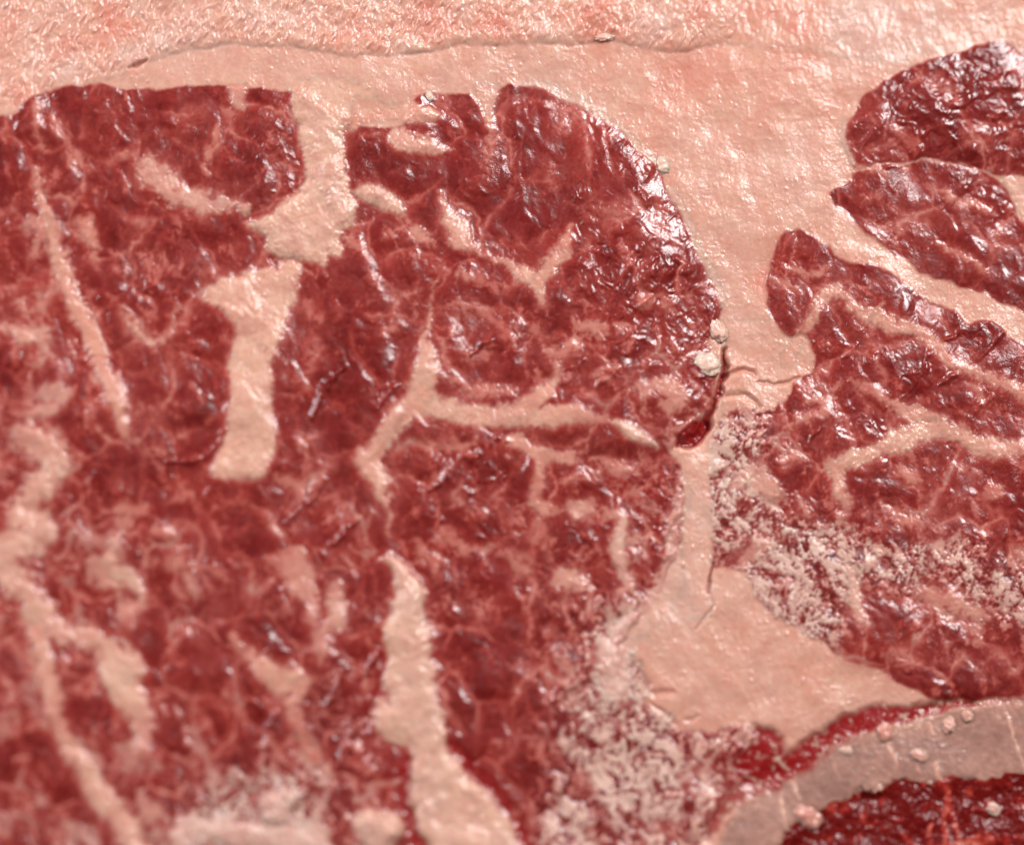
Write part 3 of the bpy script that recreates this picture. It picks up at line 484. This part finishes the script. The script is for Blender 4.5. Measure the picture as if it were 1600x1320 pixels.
PID = np.where(BONE > 0, 30, PID); PID = np.where(MAR > 0, 31, PID)
for k in lobes: parts[k] = ('muscle', lobe_label[k])
parts.update({20: ('fat_cap', 'blood-tinted fibrous outer fat layer'), 21: ('fat_layer', 'smooth pale inner fat layer between the muscles'), 22: ('membrane', 'pale membrane strip round the lower loin lobe'),
              23: ('fat_pad', 'warm triangular fat pad above the bone'), 24: ('fat_knuckle', 'cracked pale fat lump beside the deep gap'), 25: ('clot', 'dark red bloody tissue along the bone'), 30: ('bone', 'grey pink sawn bone'), 31: ('marrow', 'dark red spongy marrow')})

# marbling flecks big enough to be picked out become parts of their own
def components(mask):
    lab = np.zeros(mask.shape, np.int32); parent = [0]
    def find(a):
        while parent[a] != a: parent[a] = parent[parent[a]]; a = parent[a]
        return a
    prev = []
    for j in range(mask.shape[0]):
        row = mask[j].astype(np.int8); dd = np.diff(np.concatenate([[0], row, [0]]))
        starts, ends = np.nonzero(dd == 1)[0], np.nonzero(dd == -1)[0]; cur = []; pi = 0
        for s, e in zip(starts, ends):
            l = 0
            while pi < len(prev) and prev[pi][1] <= s: pi += 1
            q = pi
            while q < len(prev) and prev[q][0] < e:
                r = find(prev[q][2])
                if l == 0: l = r
                elif l != r: parent[r] = l
                q += 1
            if l == 0: parent.append(len(parent)); l = len(parent) - 1
            lab[j, s:e] = l; cur.append((s, e, l))
        prev = cur
    rootmap = np.array([find(i) for i in range(len(parent))])
    return rootmap[lab]
mm_ = (PID >= 10) & (PID <= 16) & (FAT > 0.47) & (U > -20) & (U < 1620) & (V > -20) & (V < 1340)
lab = components(mm_)
cnt = np.bincount(lab.ravel()); cnt[0] = 0
big = [c for c in np.argsort(-cnt)[:260] if cnt[c] >= 45]
lut = np.zeros(len(cnt), np.int32)
for n, c in enumerate(big): lut[c] = 1000 + n; parts[1000 + n] = ('marbling_fleck', None)
fl = lut[lab]; PID = np.where(fl > 0, fl, PID)

# ---------------------------------------------------------------- materials
SSS = 0.65
def tissue_material(name, marrow_like=False, pale=False, bone_like=False, rough=(0.34, 0.5), spec=0.12, coat=0.9):
    mt = bpy.data.materials.new(name); mt.use_nodes = True
    nt = mt.node_tree; N = nt.nodes; L = nt.links
    b = N['Principled BSDF']
    at = N.new('ShaderNodeAttribute'); at.attribute_name = 'tissue'
    sep = N.new('ShaderNodeSeparateColor'); L.new(at.outputs['Color'], sep.inputs[0])
    tc = N.new('ShaderNodeTexCoord')
    def noise(scale, detail=3, rough_=0.6):
        n = N.new('ShaderNodeTexNoise'); n.inputs['Scale'].default_value = scale; n.inputs['Detail'].default_value = detail
        n.inputs['Roughness'].default_value = rough_; L.new(tc.outputs['Object'], n.inputs['Vector']); return n
    def math_(op, a, b_, clamp=False):
        n = N.new('ShaderNodeMath'); n.operation = op; n.use_clamp = clamp
        for i, v in enumerate((a, b_)):
            if hasattr(v, 'name'): L.new(v, n.inputs[i])
            else: n.inputs[i].default_value = v
        return n.outputs[0]
    def mix(f, a, c, blend='MIX'):
        n = N.new('ShaderNodeMix'); n.data_type = 'RGBA'; n.blend_type = blend
        if hasattr(f, 'name'): L.new(f, n.inputs[0])
        else: n.inputs[0].default_value = f
        for i, v in ((6, a), (7, c)):
            if hasattr(v, 'name'): L.new(v, n.inputs[i])
            else: n.inputs[i].default_value = v
        return n.outputs[2]
    def srgb(r, g, bl):
        f = lambda c: (c / 255 / 12.92) if c / 255 <= 0.04045 else ((c / 255 + 0.055) / 1.055) ** 2.4
        return (f(r), f(g), f(bl), 1)
    nf = noise(1500, 3)
    fat = math_('ADD', sep.outputs[0], math_('MULTIPLY', math_('SUBTRACT', nf.outputs['Fac'], 0.5), 0.16))
    ramp = N.new('ShaderNodeValToRGB'); L.new(fat, ramp.inputs[0])
    stops = [(0.0, (108, 20, 17)), (0.10, (130, 32, 27)), (0.25, (156, 54, 45)), (0.40, (178, 90, 80)), (0.58, (194, 122, 108)), (0.8, (206, 148, 129)), (1.0, (217, 173, 150))]
    if bone_like: stops = [(0.0, (150, 110, 99)), (0.4, (176, 132, 117)), (0.8, (214, 165, 145)), (1.0, (226, 186, 162))]
    if marrow_like: stops = [(0.0, (110, 16, 13)), (0.3, (150, 34, 27)), (0.6, (182, 76, 60)), (1.0, (215, 145, 122))]
    if pale: stops = [(0.0, (188, 96, 82)), (1.0, (234, 194, 176))]
    cr = ramp.color_ramp
    while len(cr.elements) < len(stops): cr.elements.new(0.5)
    for e, (p, c) in zip(cr.elements, stops): e.position = p; e.color = srgb(*c)
    colr = ramp.outputs[0]
    # pigment variation: redder and browner muscle, pinker and whiter fat
    n2 = noise(160, 3)
    colr = mix(math_('MULTIPLY', n2.outputs['Fac'], 0.22), colr, mix(1.0, colr, srgb(255, 205, 190), 'MULTIPLY'))
    warm = math_('MULTIPLY', math_('MAXIMUM', sep.outputs[2], 0.5), 1.0)
    wpos = math_('MULTIPLY', math_('SUBTRACT', warm, 0.5), 1.5, True)
    wneg = math_('MULTIPLY', math_('SUBTRACT', 0.5, math_('MINIMUM', sep.outputs[2], 0.5)), 1.2, True)
    isfat = math_('MULTIPLY', sep.outputs[0], 1.0, True)
    if not (marrow_like or pale):
        colr = mix(math_('MULTIPLY', wpos, isfat), colr, srgb(206, 116, 96))
        colr = mix(math_('MULTIPLY', wneg, isfat), colr, srgb(212, 178, 166))
    if not (marrow_like or bone_like):
        colr = mix(math_('MULTIPLY', at.outputs['Alpha'], math_('SUBTRACT', 0.55, math_('MULTIPLY', isfat, 0.45))), colr, srgb(130, 42, 43))
    colr = mix(sep.outputs[1], colr, srgb(146, 16, 17))
    L.new(colr, b.inputs['Base Color'])
    n3 = noise(420, 3)
    r = math_('ADD', math_('ADD', rough[0], math_('MULTIPLY', isfat, rough[1] - rough[0])), math_('MULTIPLY', math_('SUBTRACT', n3.outputs['Fac'], 0.5), 0.22))
    L.new(r, b.inputs['Roughness'])
    b.inputs['Specular IOR Level'].default_value = spec
    b.inputs['Subsurface Weight'].default_value = SSS; b.inputs['Subsurface Radius'].default_value = (1.0, 0.35, 0.25); b.inputs['Subsurface Scale'].default_value = 0.0009
    # a thin wet film lies over everything and carries the finest relief
    n4 = noise(5200, 2, 0.6); n5 = noise(2300, 3, 0.6); n6 = noise(90, 2)
    calm = N.new('ShaderNodeMapRange'); calm.inputs[1].default_value = 0.40; calm.inputs[2].default_value = 0.66; calm.inputs[3].default_value = 0.15; calm.inputs[4].default_value = 1.0
    L.new(n6.outputs['Fac'], calm.inputs[0])
    hh = math_('ADD', math_('MULTIPLY', n4.outputs['Fac'], 0.7), math_('MULTIPLY', n5.outputs['Fac'], 1.5))
    hh = math_('MULTIPLY', hh, math_('MAXIMUM', math_('MULTIPLY', calm.outputs[0], 0.10), math_('MULTIPLY', isfat, 0.12)))
    bm = N.new('ShaderNodeBump'); bm.inputs['Strength'].default_value = 1.0; bm.inputs['Distance'].default_value = 0.00042
    L.new(hh, bm.inputs['Height'])
    L.new(math_('MULTIPLY', coat, math_('SUBTRACT', 1.0, math_('MULTIPLY', at.outputs['Alpha'], 0.75))), b.inputs['Coat Weight']); b.inputs['Coat IOR'].default_value = 1.55
    L.new(math_('ADD', 0.26, math_('MULTIPLY', isfat, -0.06)), b.inputs['Coat Roughness'])
    L.new(bm.outputs[0], b.inputs['Coat Normal'])
    bm2 = N.new('ShaderNodeBump'); bm2.inputs['Strength'].default_value = 0.35; bm2.inputs['Distance'].default_value = 0.00006
    L.new(n5.outputs['Fac'], bm2.inputs['Height']); L.new(bm2.outputs[0], b.inputs['Normal'])
    return mt
M_MEAT = tissue_material('muscle_tissue'); M_FAT = tissue_material('fat_tissue')
M_CRUMB = tissue_material('crumb_fat', pale=True)
M_BONE = tissue_material('bone_tissue', bone_like=True, rough=(0.42, 0.45)); M_MAR = tissue_material('marrow_tissue', marrow_like=True, coat=0.4)

# ---------------------------------------------------------------- build the part meshes
steak = bpy.data.objects.new('raw_steak', None); col.objects.link(steak)
steak['label'] = 'raw marbled bone-in beef steak with thick fat cap and sawn bone'; steak['category'] = 'steak'
co = np.stack([Xs, Ys, Zs], -1).reshape(-1, 3).astype(np.float32) * MM
gx = np.gradient(np.stack([Xs, Ys, Zs], -1), axis=1); gy = np.gradient(np.stack([Xs, Ys, Zs], -1), axis=0)
nrm = np.cross(gx, gy).reshape(-1, 3); nrm /= np.linalg.norm(nrm, axis=1, keepdims=True); nrm = nrm.astype(np.float32); del gx, gy
tis = np.stack([FAT, BLOOD, np.clip(WARM * 0.5 + 0.5, 0, 1), HAZE], -1).reshape(-1, 4).astype(np.float32)
idx = np.arange(NY * NX, dtype=np.int32).reshape(NY, NX)
quads = np.stack([idx[:-1, :-1], idx[:-1, 1:], idx[1:, 1:], idx[1:, :-1]], -1).reshape(-1, 4)
fpid = PID[:-1, :-1].reshape(-1)

def make_mesh(name, vco, faces, vt, vn, mat):
    me = bpy.data.meshes.new(name); nf = len(faces); k = faces.shape[1]
    me.vertices.add(len(vco)); me.vertices.foreach_set('co', vco.ravel())
    me.loops.add(nf * k); me.loops.foreach_set('vertex_index', faces.ravel().astype(np.int32))
    me.polygons.add(nf); me.polygons.foreach_set('loop_start', np.arange(0, nf * k, k, dtype=np.int32))
    me.update(calc_edges=True)
    a = me.attributes.new('tissue', 'FLOAT_COLOR', 'POINT'); a.data.foreach_set('color', vt.ravel())
    me.polygons.foreach_set('use_smooth', np.ones(nf, bool))
    if vn is not None: me.normals_split_custom_set_from_vertices(vn.tolist())
    me.materials.append(mat); return me
order = np.argsort(fpid, kind='stable'); sp = fpid[order]
ids, first = np.unique(sp, return_index=True); bounds = list(first) + [len(sp)]
made = {}
for n, pid in enumerate(ids):
    f = quads[order[bounds[n]:bounds[n + 1]]]
    uv, inv = np.unique(f.ravel(), return_inverse=True)
    name, label = parts[int(pid)]
    mat = {30: M_BONE, 31: M_MAR}.get(int(pid), M_MEAT if pid < 20 else M_FAT)
    me = make_mesh(name, co[uv], inv.reshape(-1, 4), tis[uv], nrm[uv], mat)
    o = bpy.data.objects.new(name, me); col.objects.link(o); o.parent = steak
    if label: o['label'] = label
    made[int(pid)] = o
made[31].parent = made[30]

# underside and cut sides
ring = np.concatenate([idx[0, :], idx[1:, -1], idx[-1, -2::-1], idx[-2:0:-1, 0]])
rc = co[ring]; nr = len(ring); levels = [1.0, 0.75, 0.45, 0.15, 0.0]
vsd = []
for k, t in enumerate(levels):
    c = rc.copy(); c[:, 2] = rc[:, 2] * t; bul = 1 + 0.03 * math.sin(t * math.pi); c[:, :2] *= bul; vsd.append(c)
vsd = np.concatenate(vsd + [np.array([[0, 0, 0]], np.float32)])
fs = []
a = np.arange(nr); b_ = np.roll(a, -1)
for k in range(len(levels) - 1):
    fs.append(np.stack([a + k * nr, a + (k + 1) * nr, b_ + (k + 1) * nr, b_ + k * nr], -1))
fs = np.concatenate(fs)
vt = np.concatenate([np.tile(tis[ring], (len(levels), 1)), np.array([[0.3, 0, .5, 1]], np.float32)])
me = make_mesh('side', vsd.astype(np.float32), fs, vt, None, M_FAT)
o = bpy.data.objects.new('side', me); col.objects.link(o); o.parent = steak
k = (len(levels) - 1) * nr
f3 = np.stack([b_ , a, np.full(nr, nr)], -1)
me = make_mesh('underside', np.concatenate([vsd[k:k + nr], vsd[-1:]]).astype(np.float32), f3, np.concatenate([tis[ring], vt[-1:]]), None, M_FAT)
o = bpy.data.objects.new('underside', me); col.objects.link(o); o.parent = steak

# ---------------------------------------------------------------- loose fat crumbs lying on the face
def surf(px, py):
    x, y = photo_to_face(px, py); i = int(np.clip(np.searchsorted(ax, x), 1, NX - 2)); j = int(np.clip(np.searchsorted(ay, y), 1, NY - 2))
    return x, y, float(Zs[j - 1:j + 2, i - 1:i + 2].mean())
def crumb(px, py, rx, ry, ang, h, label, warm, seed, sink=0.12):
    import bmesh
    bm = bmesh.new(); bmesh.ops.create_icosphere(bm, subdivisions=4, radius=1.0)
    v = np.array([q.co[:] for q in bm.verts], np.float32); f = np.array([[l.index for l in q.verts] for q in bm.faces], np.int32); bm.free()
    d = 1 + 0.38 * fbm(v[:, 0] + 3 * seed, v[:, 1] + 1.7 * v[:, 2], 0.9, 3, seed) + 0.22 * fbm(v[:, 0] - v[:, 2], v[:, 1] + seed, 0.4, 3, seed + 5)
    v *= d[:, None]; v[:, 0] *= rx / PXMM; v[:, 1] *= ry / PXMM; v[:, 2] *= h * 0.42
    a_ = math.radians(ang); c, s = math.cos(a_), math.sin(a_)
    v = np.stack([v[:, 0] * c - v[:, 1] * s, v[:, 0] * s + v[:, 1] * c, v[:, 2]], -1)
    t = np.tile(np.array([[1.0 - 0.7 * max(0.0, warm - 0.15), 0, warm, 0]], np.float32), (len(v), 1))
    x, y, z = surf(px, py)
    me = make_mesh('fat_crumb', (v * MM).astype(np.float32), f, t, None, M_CRUMB)
    o = bpy.data.objects.new('fat_crumb', me); col.objects.link(o); o.location = (x * MM, y * MM, (z + h * sink) * MM)
    o['label'] = label; o['category'] = 'fat crumb'; o['group'] = 'loose fat crumbs on the steak'
crumb(1036, 258, 9, 13, 15, 0.5, 'small white fat crumb on the fat edge above the bulging shoulder', 0.05, 3)
crumb(1122, 516, 12, 20, 25, 0.8, 'smooth cream oval fat crumb above the deep gap', 0.45, 4)
crumb(1104, 570, 22, 17, -10, 0.6, 'rough white fat crumb at the upper end of the deep gap', 0.1, 5)
crumb(671, 152, 5, 8, 20, 0.4, 'tiny white fat crumb on the dark edge under the fat band', 0.2, 8)
crumb(944, 59, 14, 6, 8, 0.5, 'small flat cream crumb lying on the crease of the fat cap', 0.5, 9)
crumb(1436, 1180, 12, 9, -25, 0.5, 'pink fat crumb alone on the middle of the bone', 0.85, 10)
crumb(1262, 1275, 22, 16, -20, 0.9, 'large pinkish fat crumb where bone meets marrow', 0.95, 11)
crumb(1323, 1172, 11, 7, -10, 0.4, 'white fat crumb on the upper edge of the bone', 0.6, 12)
crumb(1484, 1133, 10, 12, 0, 0.6, 'round cream crumb beside the bone top edge', 0.7, 13)
crumb(1512, 1118, 9, 9, 0, 0.5, 'pale bead of fat near the muscle end over the bone', 0.8, 14)
crumb(1554, 1262, 12, 9, -20, 0.5, 'white fat crumb on the dark marrow', 0.6, 15)
crumb(1384, 1144, 11, 15, 0, 0.5, 'pink rounded crumb on the bloody strip by the bone', 1.0, 16)

# ---------------------------------------------------------------- the surface under the steak
mt = bpy.data.materials.new('tabletop_stone'); mt.use_nodes = True
nt = mt.node_tree; nz = nt.nodes.new('ShaderNodeTexNoise'); nz.inputs['Scale'].default_value = 60.0; nz.inputs['Detail'].default_value = 6.0
rp = nt.nodes.new('ShaderNodeValToRGB'); rp.color_ramp.elements[0].color = (0.10, 0.10, 0.10, 1); rp.color_ramp.elements[1].color = (0.17, 0.165, 0.16, 1)
tc = nt.nodes.new('ShaderNodeTexCoord'); nt.links.new(tc.outputs['Object'], nz.inputs['Vector'])
nt.links.new(nz.outputs['Fac'], rp.inputs[0]); nt.links.new(rp.outputs[0], nt.nodes['Principled BSDF'].inputs['Base Color']); nt.nodes['Principled BSDF'].inputs['Roughness'].default_value = 0.5
w_, d_, z0, z1 = 0.5, 0.4, -0.03, -0.0002
vv = [(x, y, z) for z in (z0, z1) for x, y in ((-w_, -d_), (w_, -d_), (w_, d_), (-w_, d_))]
me = bpy.data.meshes.new('tabletop'); me.from_pydata(vv, [], [(3, 2, 1, 0), (4, 5, 6, 7), (0, 1, 5, 4), (1, 2, 6, 5), (2, 3, 7, 6), (3, 0, 4, 7)]); me.materials.append(mt)
o = bpy.data.objects.new('tabletop', me); col.objects.link(o); o['kind'] = 'structure'
